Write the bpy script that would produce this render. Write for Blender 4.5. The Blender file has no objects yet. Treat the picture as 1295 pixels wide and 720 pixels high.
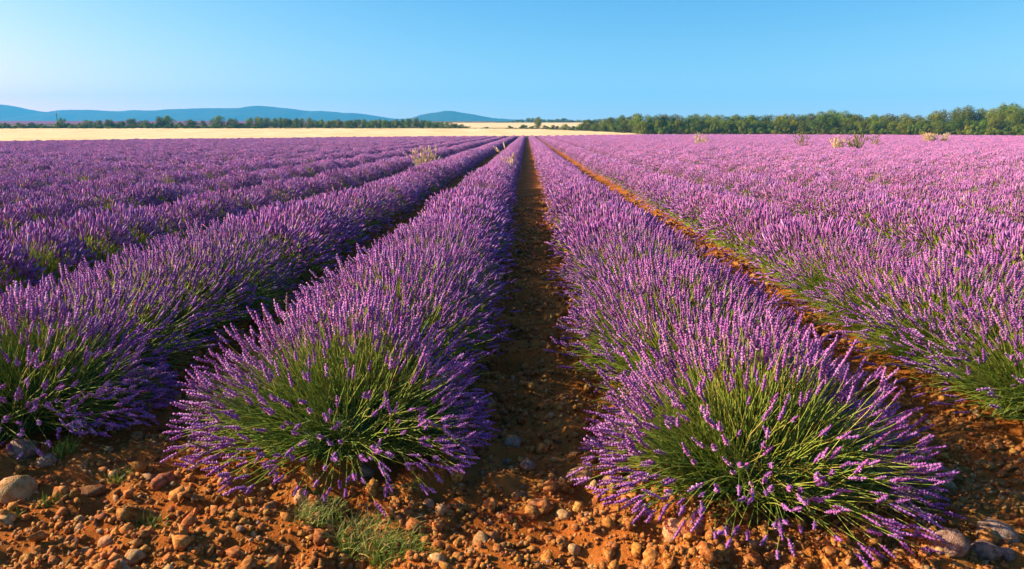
import bpy, math, random
import numpy as np
from mathutils import Vector, Matrix, Quaternion

# ------------------------------------------------------------------ camera, sky, sun, exposure
sc = bpy.context.scene
col = sc.collection
R = math.radians
FPX = 900.0                      # focal length in pixels of the 1295 px wide photograph
EYE = 1.5
cd = bpy.data.cameras.new('camera')
cam = bpy.data.objects.new('camera', cd)
col.objects.link(cam)
cd.sensor_width = 36.0
cd.lens = 36.0 * FPX / 1295.0
cd.clip_start = 0.05
cd.clip_end = 30000
PITCH = math.atan((360 - 165) / FPX)
YAW = math.atan((666 - 647.5) / FPX)
cam.location = (0, 0, EYE)
cam.rotation_euler = (R(90) - PITCH, 0, YAW)
sc.camera = cam

SUN_EL, SUN_BACK = R(26.5), R(-4)   # sun stands over the left hand, square to the rows
sdir = Vector((-math.cos(SUN_EL) * math.cos(SUN_BACK), -math.cos(SUN_EL) * math.sin(SUN_BACK), math.sin(SUN_EL)))
world = bpy.data.worlds.new('World')
sc.world = world
world.use_nodes = True
wn, wl = world.node_tree.nodes, world.node_tree.links
bg = wn['Background']
sky = wn.new('ShaderNodeTexSky')
sky.sky_type = 'NISHITA'
sky.sun_disc = False
sky.sun_elevation = SUN_EL
sky.sun_rotation = math.atan2(sdir.x, sdir.y)
sky.altitude = 600
sky.air_density = 1.0
sky.dust_density = 1.5
sky.ozone_density = 3.0
tc = wn.new('ShaderNodeTexCoord')
sep = wn.new('ShaderNodeSeparateXYZ')
mz = wn.new('ShaderNodeMath'); mz.operation = 'MULTIPLY_ADD'; mz.inputs[1].default_value = 1.0; mz.inputs[2].default_value = 0.035
cmb = wn.new('ShaderNodeCombineXYZ')
nrm = wn.new('ShaderNodeVectorMath'); nrm.operation = 'NORMALIZE'
SKY = 0.085
# film-like grading of the whole sky: a power and a gain per channel
sp3 = wn.new('ShaderNodeSeparateColor'); cb3 = wn.new('ShaderNodeCombineColor')
for ch, gain, power, lift in ((0, 3.7, 2.4, .012), (1, 1.12, 1.27, 0), (2, .76, .62, 0)):
    m1 = wn.new('ShaderNodeMath'); m1.operation = 'MULTIPLY'; m1.inputs[1].default_value = .12
    m2 = wn.new('ShaderNodeMath'); m2.operation = 'POWER'; m2.inputs[1].default_value = power
    m3 = wn.new('ShaderNodeMath'); m3.operation = 'MULTIPLY_ADD'; m3.inputs[1].default_value = gain / .12; m3.inputs[2].default_value = lift / .12
    wl.new(sp3.outputs[ch], m1.inputs[0]); wl.new(m1.outputs[0], m2.inputs[0]); wl.new(m2.outputs[0], m3.inputs[0]); wl.new(m3.outputs[0], cb3.inputs[ch])
wl.new(tc.outputs['Generated'], sep.inputs[0])
wl.new(sep.outputs[0], cmb.inputs[0]); wl.new(sep.outputs[1], cmb.inputs[1])
wl.new(sep.outputs[2], mz.inputs[0]); wl.new(mz.outputs[0], cmb.inputs[2])
wl.new(cmb.outputs[0], nrm.inputs[0]); wl.new(nrm.outputs[0], sky.inputs[0])
wl.new(sky.outputs[0], sp3.inputs[0]); wl.new(cb3.outputs[0], bg.inputs[0])
bg.inputs[1].default_value = SKY

sl = bpy.data.lights.new('sun', 'SUN')
sl.energy = 5.0
sl.angle = R(0.55)
sl.color = (1.0, 0.86, 0.66)
sun = bpy.data.objects.new('sun', sl)
col.objects.link(sun)
sun.rotation_euler = sdir.to_track_quat('Z', 'Y').to_euler()

sc.view_settings.view_transform = 'Standard'
sc.view_settings.look = 'None'
sc.view_settings.exposure = 1.25
sc.view_settings.gamma = 1.0
sc.render.engine = 'CYCLES'
sc.cycles.use_denoising = True
sc.cycles.max_bounces = 4
sc.cycles.diffuse_bounces = 2
sc.cycles.volume_bounces = 1
sc.cycles.sample_clamp_indirect = 8

rng = np.random.default_rng(11)
rnd = random.Random(5)

# ------------------------------------------------------------------ helpers
_tab = np.random.default_rng(3).random((256, 256))
def vnoise(x, y):
    x = np.asarray(x, float); y = np.asarray(y, float)
    xi = np.floor(x).astype(int); yi = np.floor(y).astype(int)
    fx = x - xi; fy = y - yi
    fx = fx * fx * (3 - 2 * fx); fy = fy * fy * (3 - 2 * fy)
    a = _tab[xi & 255, yi & 255]; b = _tab[(xi + 1) & 255, yi & 255]
    c = _tab[xi & 255, (yi + 1) & 255]; d = _tab[(xi + 1) & 255, (yi + 1) & 255]
    return (a * (1 - fx) + b * fx) * (1 - fy) + (c * (1 - fx) + d * fx) * fy - 0.5
def fbm(x, y, o=4):
    s = 0; a = 1.0
    for i in range(o):
        s = s + a * vnoise(np.asarray(x) * 2 ** i + 17.3 * i, np.asarray(y) * 2 ** i + 9.1 * i); a *= 0.5
    return s

_ty = np.array([-500, 0, 20, 80, 150, 185, 255, 400, 600, 740, 1000, 9000.])
_tz = np.array([0, 0, 0, -.05, -.12, .05, 1.75, 4.0, 7.2, 10.6, 11.2, 11.2])
_gy = np.linspace(-500, 9000, 19001)
_gz = np.interp(_gy, _ty, _tz)
_k = np.hanning(61); _k /= _k.sum()
_gz = np.convolve(np.pad(_gz, 30, mode='edge'), _k, 'valid')
def T(y):
    return np.interp(y, _gy, _gz)

ROW0, RSP = -0.84, 1.82
def ground_z(x, y):
    x = np.asarray(x, float); y = np.asarray(y, float)
    near = np.clip((14 - y) / 8, 0, 1) * np.clip((9 - np.abs(x)) / 3, 0, 1)
    ph = (x - ROW0) / RSP
    ridge = 0.5 + 0.5 * np.cos(2 * np.pi * ph)
    inrow = np.clip((y - 2.3) / 0.7, 0, 1)
    z = T(y) + 0.05 * (ridge - 0.5) * inrow * np.clip((60 - y) / 20, 0, 1)
    return z + near * (0.085 * fbm(x * 1.7, y * 1.7, 3) + 0.075 * fbm(x * 8, y * 8, 3))

def px_ray(x, y):
    d = Vector(((x - 647.5) / FPX, (360 - y) / FPX, -1))
    return cam.rotation_euler.to_matrix() @ d
def px2g(x, y, z=0.0):
    d = px_ray(x, y)
    t = (z - EYE) / d.z
    return d.x * t, d.y * t
def px_at(x, depth):
    """world x of the vertical line through pixel x (at the horizon) at a depth along +Y"""
    d = px_ray(x, 165)
    return d.x / d.y * depth

def new_mesh(name, V, Q=None, Tr=None, mats=(), tone=None, qmat=None, tmat=None, smooth=False):
    V = np.asarray(V, np.float32)
    me = bpy.data.meshes.new(name)
    Q = np.zeros((0, 4), np.int32) if Q is None else np.asarray(Q, np.int32)
    Tr = np.zeros((0, 3), np.int32) if Tr is None else np.asarray(Tr, np.int32)
    me.vertices.add(len(V)); me.vertices.foreach_set('co', V.ravel())
    nl = Q.size + Tr.size; npoly = len(Q) + len(Tr)
    me.loops.add(nl); me.polygons.add(npoly)
    me.loops.foreach_set('vertex_index', np.concatenate([Q.ravel(), Tr.ravel()]).astype(np.int32))
    me.polygons.foreach_set('loop_start', np.concatenate([np.arange(len(Q)) * 4, Q.size + np.arange(len(Tr)) * 3]).astype(np.int32))
    for m in mats: me.materials.append(m)
    if qmat is not None or tmat is not None:
        mi = np.concatenate([np.zeros(len(Q)) if qmat is None else qmat, np.zeros(len(Tr)) if tmat is None else tmat])
        me.polygons.foreach_set('material_index', mi.astype(np.int32))
    if smooth: me.polygons.foreach_set('use_smooth', np.ones(npoly, bool))
    if tone is not None:
        a = me.attributes.new('tone', 'FLOAT', 'POINT'); a.data.foreach_set('value', np.asarray(tone, np.float32))
    me.update(calc_edges=True)
    return me

def link(name, me, parent=None, kind=None, label=None, cat=None, group=None, loc=None):
    o = bpy.data.objects.new(name, me)
    col.objects.link(o)
    if parent is not None: o.parent = parent
    if loc is not None: o.location = loc
    tag(o, kind, label, cat, group)
    return o
def tag(o, kind=None, label=None, cat=None, group=None):
    if kind: o['kind'] = kind
    if label: o['label'] = label
    if cat: o['category'] = cat
    if group: o['group'] = group

class MB:
    """collects pieces: vertices, quads, tris, tone"""
    def __init__(s): s.v = []; s.q = []; s.t = []; s.tn = []; s.qm = []; s.tm = []; s.n = 0
    def add(s, V, Q=None, Tr=None, tone=0.5, m=0):
        V = np.asarray(V, np.float32).reshape(-1, 3)
        s.v.append(V)
        if Q is not None and len(Q): Q = np.asarray(Q); s.q.append(Q + s.n); s.qm.append(np.full(len(Q), m))
        if Tr is not None and len(Tr): Tr = np.asarray(Tr); s.t.append(Tr + s.n); s.tm.append(np.full(len(Tr), m))
        s.tn.append(np.broadcast_to(np.asarray(tone, np.float32), (len(V),)))
        s.n += len(V)
    def mesh(s, name, mats, smooth=False):
        return new_mesh(name, np.concatenate(s.v), np.concatenate(s.q) if s.q else None, np.concatenate(s.t) if s.t else None,
                        mats, np.concatenate(s.tn), np.concatenate(s.qm) if s.q else None, np.concatenate(s.tm) if s.t else None, smooth)

def grid_faces(nx, ny):
    i = np.arange(nx - 1)[:, None] * ny + np.arange(ny - 1)[None, :]
    return np.stack([i, i + ny, i + ny + 1, i + 1], -1).reshape(-1, 4)

# ------------------------------------------------------------------ materials
ALB = 0.76
def alb(c): return (c[0] * ALB, c[1] * ALB, c[2] * ALB, 1)
def material(name, stops=None, rough=0.8, spec=0.15, build=None, trans=0.0):
    """colour from the 'tone' attribute through a ramp; optional translucency"""
    m = bpy.data.materials.new(name); m.use_nodes = True
    n, l = m.node_tree.nodes, m.node_tree.links
    b = n['Principled BSDF']
    b.inputs['Roughness'].default_value = rough
    b.inputs['Specular IOR Level'].default_value = spec
    if stops:
        at = n.new('ShaderNodeAttribute'); at.attribute_name = 'tone'
        rp = n.new('ShaderNodeValToRGB')
        while len(rp.color_ramp.elements) < len(stops): rp.color_ramp.elements.new(0.5)
        for e, (p, c) in zip(rp.color_ramp.elements, stops): e.position = p; e.color = alb(c)
        l.new(at.outputs['Fac'], rp.inputs[0]); src = rp.outputs[0]
        if build: src = build(n, l, src)
        l.new(src, b.inputs['Base Color'])
        if trans:
            tr = n.new('ShaderNodeBsdfTranslucent'); mx = n.new('ShaderNodeMixShader'); mx.inputs[0].default_value = trans
            l.new(src, tr.inputs[0]); l.new(b.outputs[0], mx.inputs[1]); l.new(tr.outputs[0], mx.inputs[2])
            l.new(mx.outputs[0], n['Material Output'].inputs[0])
    return m
def objrand(lo, hi, hue=0.0):
    def f(n, l, src):
        oi = n.new('ShaderNodeObjectInfo')
        h = n.new('ShaderNodeHueSaturation')
        mr = n.new('ShaderNodeMapRange'); mr.inputs[3].default_value = lo; mr.inputs[4].default_value = hi
        l.new(oi.outputs['Random'], mr.inputs[0]); l.new(mr.outputs[0], h.inputs['Value'])
        if hue:
            mu = n.new('ShaderNodeMath'); mu.operation = 'MULTIPLY'; mu.inputs[1].default_value = 7.31
            fr = n.new('ShaderNodeMath'); fr.operation = 'FRACT'
            mh = n.new('ShaderNodeMapRange'); mh.inputs[3].default_value = 0.5 - hue; mh.inputs[4].default_value = 0.5 + hue
            l.new(oi.outputs['Random'], mu.inputs[0]); l.new(mu.outputs[0], fr.inputs[0]); l.new(fr.outputs[0], mh.inputs[0]); l.new(mh.outputs[0], h.inputs['Hue'])
        l.new(src, h.inputs['Color'])
        return h.outputs[0]
    return f

def far_light_tint(n, l, src):
    # warm light and haze painted into the flowers: lighter and pinker with distance
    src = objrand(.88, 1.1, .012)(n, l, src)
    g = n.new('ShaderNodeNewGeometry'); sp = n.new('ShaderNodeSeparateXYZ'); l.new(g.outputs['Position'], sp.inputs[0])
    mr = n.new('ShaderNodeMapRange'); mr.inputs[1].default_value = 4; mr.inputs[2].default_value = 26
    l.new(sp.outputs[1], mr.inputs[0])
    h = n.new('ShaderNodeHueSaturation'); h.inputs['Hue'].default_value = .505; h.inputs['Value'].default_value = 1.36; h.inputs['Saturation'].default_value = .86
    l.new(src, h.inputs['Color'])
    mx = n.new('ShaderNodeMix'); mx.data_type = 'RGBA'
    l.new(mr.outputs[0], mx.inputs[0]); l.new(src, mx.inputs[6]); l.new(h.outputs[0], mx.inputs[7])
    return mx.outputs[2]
M_FLOWER = material('lavender flower', [(0.0, (.20, .16, .10)), (.06, (.22, .07, .29)), (.45, (.42, .16, .49)), (.8, (.60, .30, .63)), (1.0, (.80, .56, .80))], 0.75, 0.1, far_light_tint, .18)
M_STEM = material('lavender stem', [(0.0, (.17, .29, .03)), (.6, (.34, .47, .05)), (1.0, (.54, .55, .13))], 0.6, 0.25, None, .15)
M_LEAF = material('lavender leaf', [(0.0, (.035, .075, .015)), (.6, (.085, .16, .03)), (1.0, (.17, .24, .06))], 0.65, 0.2, None, .15)
M_CROWN = material('oak leaves', [(0.0, (.05, .10, .010)), (.5, (.14, .23, .017)), (1.0, (.31, .39, .035))], 0.7, 0.15, objrand(.75, 1.3, .02), .2)
M_BARK = material('bark', [(0.0, (.09, .06, .04)), (1.0, (.16, .12, .08))], 0.9, 0.1)
M_GRASS = material('grass blade', [(0.0, (.08, .18, .015)), (.55, (.22, .32, .035)), (1.0, (.55, .48, .18))], 0.6, 0.2, None, .2)
M_DRY = material('dry grass', [(0.0, (.55, .44, .18)), (1.0, (.95, .86, .56))], 0.8, 0.1, None, .2)
M_GREENWEED = material('weed leaf', [(0.0, (.10, .17, .02)), (1.0, (.36, .36, .08))], 0.8, 0.1, None, .2)

def stone_mat(name, c1, c2, c3):
    m = bpy.data.materials.new(name); m.use_nodes = True
    n, l = m.node_tree.nodes, m.node_tree.links
    b = n['Principled BSDF']; b.inputs['Roughness'].default_value = .85; b.inputs['Specular IOR Level'].default_value = .15
    tcx = n.new('ShaderNodeTexCoord'); oi = n.new('ShaderNodeObjectInfo')
    add = n.new('ShaderNodeVectorMath'); add.operation = 'ADD'
    l.new(tcx.outputs['Object'], add.inputs[0]); l.new(oi.outputs['Location'], add.inputs[1])
    nz = n.new('ShaderNodeTexNoise'); nz.inputs['Scale'].default_value = 3.0; nz.inputs['Detail'].default_value = 6
    l.new(add.outputs[0], nz.inputs['Vector'])
    rp = n.new('ShaderNodeValToRGB'); rp.color_ramp.elements.new(.5)
    for e, p, c in zip(rp.color_ramp.elements, (.35, .5, .68), (c1, c2, c3)): e.position = p; e.color = alb(c)
    l.new(nz.outputs[0], rp.inputs[0])
    l.new(objrand(.7, 1.2, .012)(n, l, rp.outputs[0]), b.inputs['Base Color'])
    n2 = n.new('ShaderNodeTexNoise'); n2.inputs['Scale'].default_value = 14; n2.inputs['Detail'].default_value = 5
    l.new(add.outputs[0], n2.inputs['Vector'])
    bp = n.new('ShaderNodeBump'); bp.inputs['Strength'].default_value = .5; bp.inputs['Distance'].default_value = .08
    l.new(n2.outputs[0], bp.inputs['Height']); l.new(bp.outputs[0], b.inputs['Normal'])
    return m
M_STONE = stone_mat('pale limestone', (.44, .21, .06), (.58, .34, .13), (.70, .48, .24))
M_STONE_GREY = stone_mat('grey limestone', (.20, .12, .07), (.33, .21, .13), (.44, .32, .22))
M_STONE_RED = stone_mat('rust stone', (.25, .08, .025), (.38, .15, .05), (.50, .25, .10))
M_CLOD = stone_mat('soil clod', (.32, .11, .018), (.53, .22, .042), (.72, .40, .12))

def ground_mat():
    m = bpy.data.materials.new('ochre soil'); m.use_nodes = True
    n, l = m.node_tree.nodes, m.node_tree.links
    b = n['Principled BSDF']; b.inputs['Roughness'].default_value = .95; b.inputs['Specular IOR Level'].default_value = .05
    g = n.new('ShaderNodeNewGeometry')
    nz = n.new('ShaderNodeTexNoise'); nz.inputs['Scale'].default_value = 2.2; nz.inputs['Detail'].default_value = 9; nz.inputs['Roughness'].default_value = .65
    l.new(g.outputs['Position'], nz.inputs['Vector'])
    rp = n.new('ShaderNodeValToRGB'); rp.color_ramp.elements.new(.5)
    for e, p, c in zip(rp.color_ramp.elements, (.3, .5, .72), ((.26, .075, .012), (.47, .16, .026), (.64, .28, .06))): e.position = p; e.color = alb(c)
    l.new(nz.outputs[0], rp.inputs[0])
    # far land beyond the fields: dry scrub green
    sp = n.new('ShaderNodeSeparateXYZ'); l.new(g.outputs['Position'], sp.inputs[0])
    mr = n.new('ShaderNodeMapRange'); mr.inputs[1].default_value = 186; mr.inputs[2].default_value = 215
    l.new(sp.outputs[1], mr.inputs[0])
    n2 = n.new('ShaderNodeTexNoise'); n2.inputs['Scale'].default_value = .05; n2.inputs['Detail'].default_value = 6
    l.new(g.outputs['Position'], n2.inputs['Vector'])
    r2 = n.new('ShaderNodeValToRGB')
    for e, p, c in zip(r2.color_ramp.elements, (.4, .6), ((.06, .09, .02), (.26, .20, .07))): e.position = p; e.color = alb(c)
    l.new(n2.outputs[0], r2.inputs[0])
    mx = n.new('ShaderNodeMix'); mx.data_type = 'RGBA'
    l.new(mr.outputs[0], mx.inputs[0]); l.new(rp.outputs[0], mx.inputs[6]); l.new(r2.outputs[0], mx.inputs[7])
    l.new(mx.outputs[2], b.inputs['Base Color'])
    n3 = n.new('ShaderNodeTexNoise'); n3.inputs['Scale'].default_value = 38; n3.inputs['Detail'].default_value = 8; n3.inputs['Roughness'].default_value = .7
    l.new(g.outputs['Position'], n3.inputs['Vector'])
    bp = n.new('ShaderNodeBump'); bp.inputs['Strength'].default_value = .9; bp.inputs['Distance'].default_value = .03
    l.new(n3.outputs[0], bp.inputs['Height']); l.new(bp.outputs[0], b.inputs['Normal'])
    return m
def field_mat(name, c1, c2, scale, stretch):
    m = bpy.data.materials.new(name); m.use_nodes = True
    n, l = m.node_tree.nodes, m.node_tree.links
    b = n['Principled BSDF']; b.inputs['Roughness'].default_value = .9; b.inputs['Specular IOR Level'].default_value = .05
    g = n.new('ShaderNodeNewGeometry'); mp = n.new('ShaderNodeMapping'); mp.inputs['Scale'].default_value = stretch
    l.new(g.outputs['Position'], mp.inputs[0])
    nz = n.new('ShaderNodeTexNoise'); nz.inputs['Scale'].default_value = scale; nz.inputs['Detail'].default_value = 8; nz.inputs['Roughness'].default_value = .65
    l.new(mp.outputs[0], nz.inputs['Vector'])
    rp = n.new('ShaderNodeValToRGB')
    for e, p, c in zip(rp.color_ramp.elements, (.3, .7), (c1, c2)): e.position = p; e.color = alb(c)
    l.new(nz.outputs[0], rp.inputs[0]); l.new(rp.outputs[0], b.inputs['Base Color'])
    return m
M_GROUND = ground_mat()
M_WHEAT = field_mat('ripe wheat', (.66, .52, .22), (.96, .82, .44), .16, (.6, .35, 1))
M_FARLAV = field_mat('far lavender', (.13, .06, .13), (.21, .10, .20), .06, (1, 1, 1))
M_HILL = field_mat('wooded hill', (.015, .045, .03), (.045, .085, .05), .004, (1, 1, 1))

# ------------------------------------------------------------------ ground sheet
def axis(lims):
    out = []
    for a, b, s in lims: out.append(np.arange(a, b, s))
    return np.concatenate(out)
xp = np.concatenate([np.arange(0, 5, .045), np.arange(5, 10, .12), np.geomspace(10, 4300, 70)])
xs = np.concatenate([-xp[:0:-1], xp])
ys = np.concatenate([np.linspace(-240, -1, 14), np.arange(0, 1.2, .2), np.arange(1.2, 6.5, .04), np.arange(6.5, 16, .12), np.arange(16, 60, 1.2), np.geomspace(60, 3840, 90)])
X, Y = np.meshgrid(xs, ys, indexing='ij')
Z = ground_z(X, Y)
link('ground', new_mesh('ground', np.stack([X, Y, Z], -1).reshape(-1, 3), grid_faces(len(xs), len(ys)), mats=[M_GROUND], smooth=True), kind='structure',
     label='ochre stony soil between and in front of the lavender rows')

# ------------------------------------------------------------------ field edge, wheat, far fields, hills
_eu = np.array([-1.3, -.74, -.37, -.02, .16, .33, .70, 1.3])
_ed = np.array([45, 70, 100, 150, 178, 180, 152, 110.])
def lav_edge(u): return np.interp(u, _eu, _ed)

def field(name, us, d0, d1, nt, lift, mat, label, skirt=True, rough=.05):
    us = np.asarray(us); t = np.linspace(0, 1, nt) ** 1.3
    D = d0(us)[:, None] * (1 - t) + d1(us)[:, None] * t
    Xf = us[:, None] * D
    Zf = T(D) + lift + rough * fbm(Xf * .8, D * .8, 3)
    V = np.stack([Xf, D, Zf], -1)
    if skirt:
        e0 = V[:, :1].copy(); e0[..., 2] = T(e0[..., 1]) - .05
        e1 = V[:, -1:].copy(); e1[..., 2] = T(e1[..., 1]) - .05
        V = np.concatenate([e0, V, e1], 1)
    link(name, new_mesh(name, V.reshape(-1, 3), grid_faces(len(us), V.shape[1])[:, ::-1], mats=[mat], smooth=True), kind='structure', label=label)
one = lambda v: (lambda u: np.full_like(u, float(v)))
field('wheat_field', np.linspace(-1.1, .162, 320), lambda u: lav_edge(u) + 1.6, lambda u: np.interp(u, [-.1, .0, .17], [256, 250, 186]), 60, .42, M_WHEAT,
      'golden strip of ripe wheat between lavender and hedge', rough=.16)
field('far_wheat_field', np.linspace(-.115, .10, 60), one(285), one(610), 30, .3, M_WHEAT, 'pale golden field rising beyond the hedge')
field('far_lavender_field', np.linspace(-1.0, -.30, 80), one(470), one(735), 24, .35, M_FARLAV, 'distant purple field beyond the hedge trees')

def hills(name, prof, D, depth, seed, label):
    px = np.array([p[0] for p in prof], float); py = np.array([p[1] for p in prof], float)
    xx = np.linspace(px[0], px[-1], 420)
    top = np.interp(xx, px, py); kk = np.hanning(9); kk /= kk.sum(); top = np.convolve(np.pad(top, 4, mode='edge'), kk, 'valid')
    u = (xx - 666) / FPX
    h = EYE + (165 - top + 1.1 * fbm(xx * .045 + seed, xx * 0 + seed, 4)) / FPX * D
    t = np.linspace(-1, 1, 41)
    V = []
    for j, tj in enumerate(t):
        yy = D + tj * depth
        s = max(0.0, 1 - abs(tj)) ** .8
        z = 2 + (h - 2) * s
        z = z + (fbm(u * 26 + seed, np.full_like(u, tj * 5.0), 4) * .30 * h) * s * (1 - s) * 2
        V.append(np.stack([u * D, np.full_like(u, yy), z], -1))
    V = np.stack(V, 1)
    link(name, new_mesh(name, V.reshape(-1, 3), grid_faces(len(xx), len(t))[:, ::-1], mats=[M_HILL], smooth=True), kind='structure', label=label)
hills('hills', [(-330, 139), (-200, 128), (-90, 127), (-30, 130), (0, 132), (30, 136), (50, 140), (66, 143), (76, 141.5), (100, 139.7), (122, 139.5), (130, 141.5), (160, 141.5), (200, 140.5), (235, 139), (262, 138), (290, 138.8),
                 (310, 137.6), (325, 135.6), (345, 136), (370, 138), (390, 141), (405, 142), (412, 141.5), (440, 144.5), (456, 144.2), (480, 147.5), (500, 150.5), (530, 151.5), (600, 153), (700, 155), (800, 157)],
      3200, 500, 3, 'long range of blue wooded hills on the horizon')
hills('hill', [(500, 154), (520, 151), (535, 146), (548, 143.5), (560, 142.2), (566, 141.4), (577, 142), (590, 144.5), (604, 147), (622, 149.5), (650, 151.5), (680, 153), (760, 156)],
      2700, 320, 9, 'single blue hill standing right of the long range')

# ------------------------------------------------------------------ lavender
def spike_template(rs, nw, sides, rad, florets, gap=True):
    """one flower spike along +Z, unit length: whorls of buds, small open florets"""
    V, F, Tn = [], [], []
    zs = np.linspace(0.0, .9, nw) if not gap else np.concatenate([[0.0], np.linspace(.17, .9, nw - 1)])
    h = .9 / nw * (1.35 if nw > 4 else .95)
    for i, z in enumerate(zs):
        prof = (1 - .45 * (z ** 2)) * (1.0 if z > .1 else .8)
        r = rad * prof * rs.uniform(.8, 1.15)
        b = len(V); ph = rs.uniform(0, 6.28)
        V.append((0, 0, z - h * .35)); V.append((0, 0, z + h * 1.05)); Tn += [-.12, .12]
        for k in range(sides):
            rr = r * (1.12 if k % 2 == 0 else .62) * rs.uniform(.8, 1.2) if sides > 4 else r * rs.uniform(.75, 1.2)
            a = ph + 6.2832 * k / sides
            V.append((rr * math.cos(a), rr * math.sin(a), z + h * (.62 if k % 2 == 0 else .22) * rs.uniform(.5, 1.5))); Tn.append(.12 if k % 2 == 0 else -.18)
        for k in range(sides):
            k2 = (k + 1) % sides
            F.append((b, b + 2 + k2, b + 2 + k)); F.append((b + 1, b + 2 + k, b + 2 + k2))
    for i in range(florets):
        z = rs.uniform(.05, .95); a = rs.uniform(0, 6.28); r = rad * (1 - .4 * z * z)
        c = np.array([math.cos(a), math.sin(a), 0.]); t = np.array([-math.sin(a), math.cos(a), 0.])
        p = c * r * .8 + np.array([0, 0, z]); s = rad * rs.uniform(.35, .55)
        b = len(V)
        for q in (p - t * s * .3, p + c * s * 1.2 - t * s + np.array([0, 0, s * .8]), p + c * s * 1.3 + t * s + np.array([0, 0, s * .5]), p + np.array([0, 0, s * 1.6])):
            V.append(tuple(q)); Tn.append(.42)
        F.append((b, b + 1, b + 2)); F.append((b, b + 2, b + 3))
    return np.array(V, np.float32), np.array(F), np.array(Tn, np.float32)

def spindle_template(rs, sides, rad):
    """a spike seen from further off: an uneven tapering club"""
    V = [(0, 0, -.04)]; Tn = [-.15]
    for z, k in ((.12, .85), (.42, 1.1), (.74, .8)):
        ph = rs.uniform(0, 6.28)
        for i in range(sides):
            a = ph * .15 + 6.2832 * i / sides; q = rad * k * rs.uniform(.6, 1.3)
            V.append((q * math.cos(a), q * math.sin(a), z + rs.uniform(-.07, .07))); Tn.append(rs.uniform(-.2, .25))
    V.append((0, 0, 1.03)); Tn.append(.1); F = []
    for i in range(sides):
        j = (i + 1) % sides
        F += [(0, 1 + j, 1 + i), (len(V) - 1, 1 + 2 * sides + i, 1 + 2 * sides + j)]
        for b in (1, 1 + sides): F += [(b + i, b + j, b + sides + j), (b + i, b + sides + j, b + sides + i)]
    return np.array(V, np.float32), np.array(F), np.array(Tn, np.float32)

def frames(D):
    D = D / np.linalg.norm(D, axis=1, keepdims=True)
    ref = np.where(np.abs(D[:, 2:3]) > .95, np.array([[1., 0, 0]]), np.array([[0, 0, 1.]]))
    A = np.cross(ref, D); A /= np.linalg.norm(A, axis=1, keepdims=True)
    return A, np.cross(D, A), D

def make_tips(rs, n, rx, ry, rz, front_thin, bare=False):
    """stem geometry: base, control, tip, spike direction"""
    az = rs.uniform(0, 2 * np.pi, n)
    el = np.arcsin(np.clip(rs.uniform(.02, 1.0, n), 0, 1))
    el = np.where(rs.random(n) < .16, rs.uniform(R(-2), R(28), n), el)      # low splayed skirt
    d = np.stack([np.cos(az) * np.cos(el), np.sin(az) * np.cos(el), np.sin(el)], 1)
    keep = np.ones(n, bool)
    if front_thin:
        f = np.clip(-d[:, 1] - .10, 0, 1)                                   # side facing the field's edge
        keep = rs.random(n) > np.clip(f * 2.2, 0, front_thin) * (np.abs(d[:, 0]) < .75)
    d = d[keep]; el = el[keep]; n = len(d)
    L = rs.uniform(.78, 1.07, n) * (1 + .07 * np.sin(az[keep] * 3 + rs.uniform(0, 6)) * np.cos(el))
    tip = d * np.array([rx, ry, rz]) * L[:, None]
    tip[:, 2] = np.maximum(tip[:, 2], .03 + .05 * rs.random(n)) + .02
    p0 = np.stack([tip[:, 0] * .26 + rs.normal(0, .06, n), tip[:, 1] * .26 + rs.normal(0, .06, n), rs.uniform(.0, .07, n)], 1)
    mid = p0 * .45 + tip * .55
    up = .12 * np.cos(el) ** 2 * rs.uniform(.2, 1.5, n)
    mid[:, 2] += up * np.linalg.norm(tip, axis=1)
    mid += rs.normal(0, .032, (n, 3))
    sd = (tip - mid); sd /= np.linalg.norm(sd, axis=1, keepdims=True)
    sd += np.array([0, 0, 1.]) * (rs.uniform(.1, .8, n) * (.3 + .7 * np.sin(np.clip(el, 0, 2))))[:, None] + rs.normal(0, .13, (n, 3))
    sd /= np.linalg.norm(sd, axis=1, keepdims=True)
    if bare:
        fl = rs.random(n) < .10 + .90 * np.clip((el - R(12)) / R(33), 0, 1)
        so = rs.uniform(0, 200)
        fl &= (vnoise(d[:, 0] * 2.6 + so, d[:, 1] * 2.6 + d[:, 2] * 1.7) > -.2) | (rs.random(n) < .3)
        tip = np.where(fl[:, None], tip, mid * .25 + tip * .75)
        o = np.argsort(~fl, kind='stable')          # flowering stems first
        return p0[o], mid[o], tip[o], sd[o], int(fl.sum())
    return p0, mid, tip, sd, n

def add_spikes(mb, rs, tip, sd, templ, length, m=0):
    n = len(tip); A, B, D = frames(sd)
    which = rs.integers(0, len(templ), n); ln = length * rs.uniform(.65, 1.25, n); wd = length * rs.uniform(.85, 1.2, n)
    th = rs.uniform(0, 6.28, n); tone = np.clip(rs.normal(.45, .18, n), .05, .88)
    faded = rs.random(n) < .07; tone = np.where(faded, -1, tone)
    ca, sa = np.cos(th)[:, None], np.sin(th)[:, None]
    A2 = A * ca + B * sa; B2 = -A * sa + B * ca
    for k, (V, F, Tn) in enumerate(templ):
        s = which == k; c = s.sum()
        if not c: continue
        P = (tip[s][:, None] + V[None, :, 0:1] * A2[s][:, None] * wd[s][:, None, None] + V[None, :, 1:2] * B2[s][:, None] * wd[s][:, None, None]
             + V[None, :, 2:3] * D[s][:, None] * ln[s][:, None, None])
        FF = (F[None] + (np.arange(c) * len(V))[:, None, None]).reshape(-1, 3)
        mb.add(P, None, FF, np.where(tone[s][:, None] < 0, .0 + .02 * (Tn[None] > 0), np.clip(tone[s][:, None] + Tn[None], .07, 1)).reshape(-1), m)
    return A2, B2, D, ln, wd, tone

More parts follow.
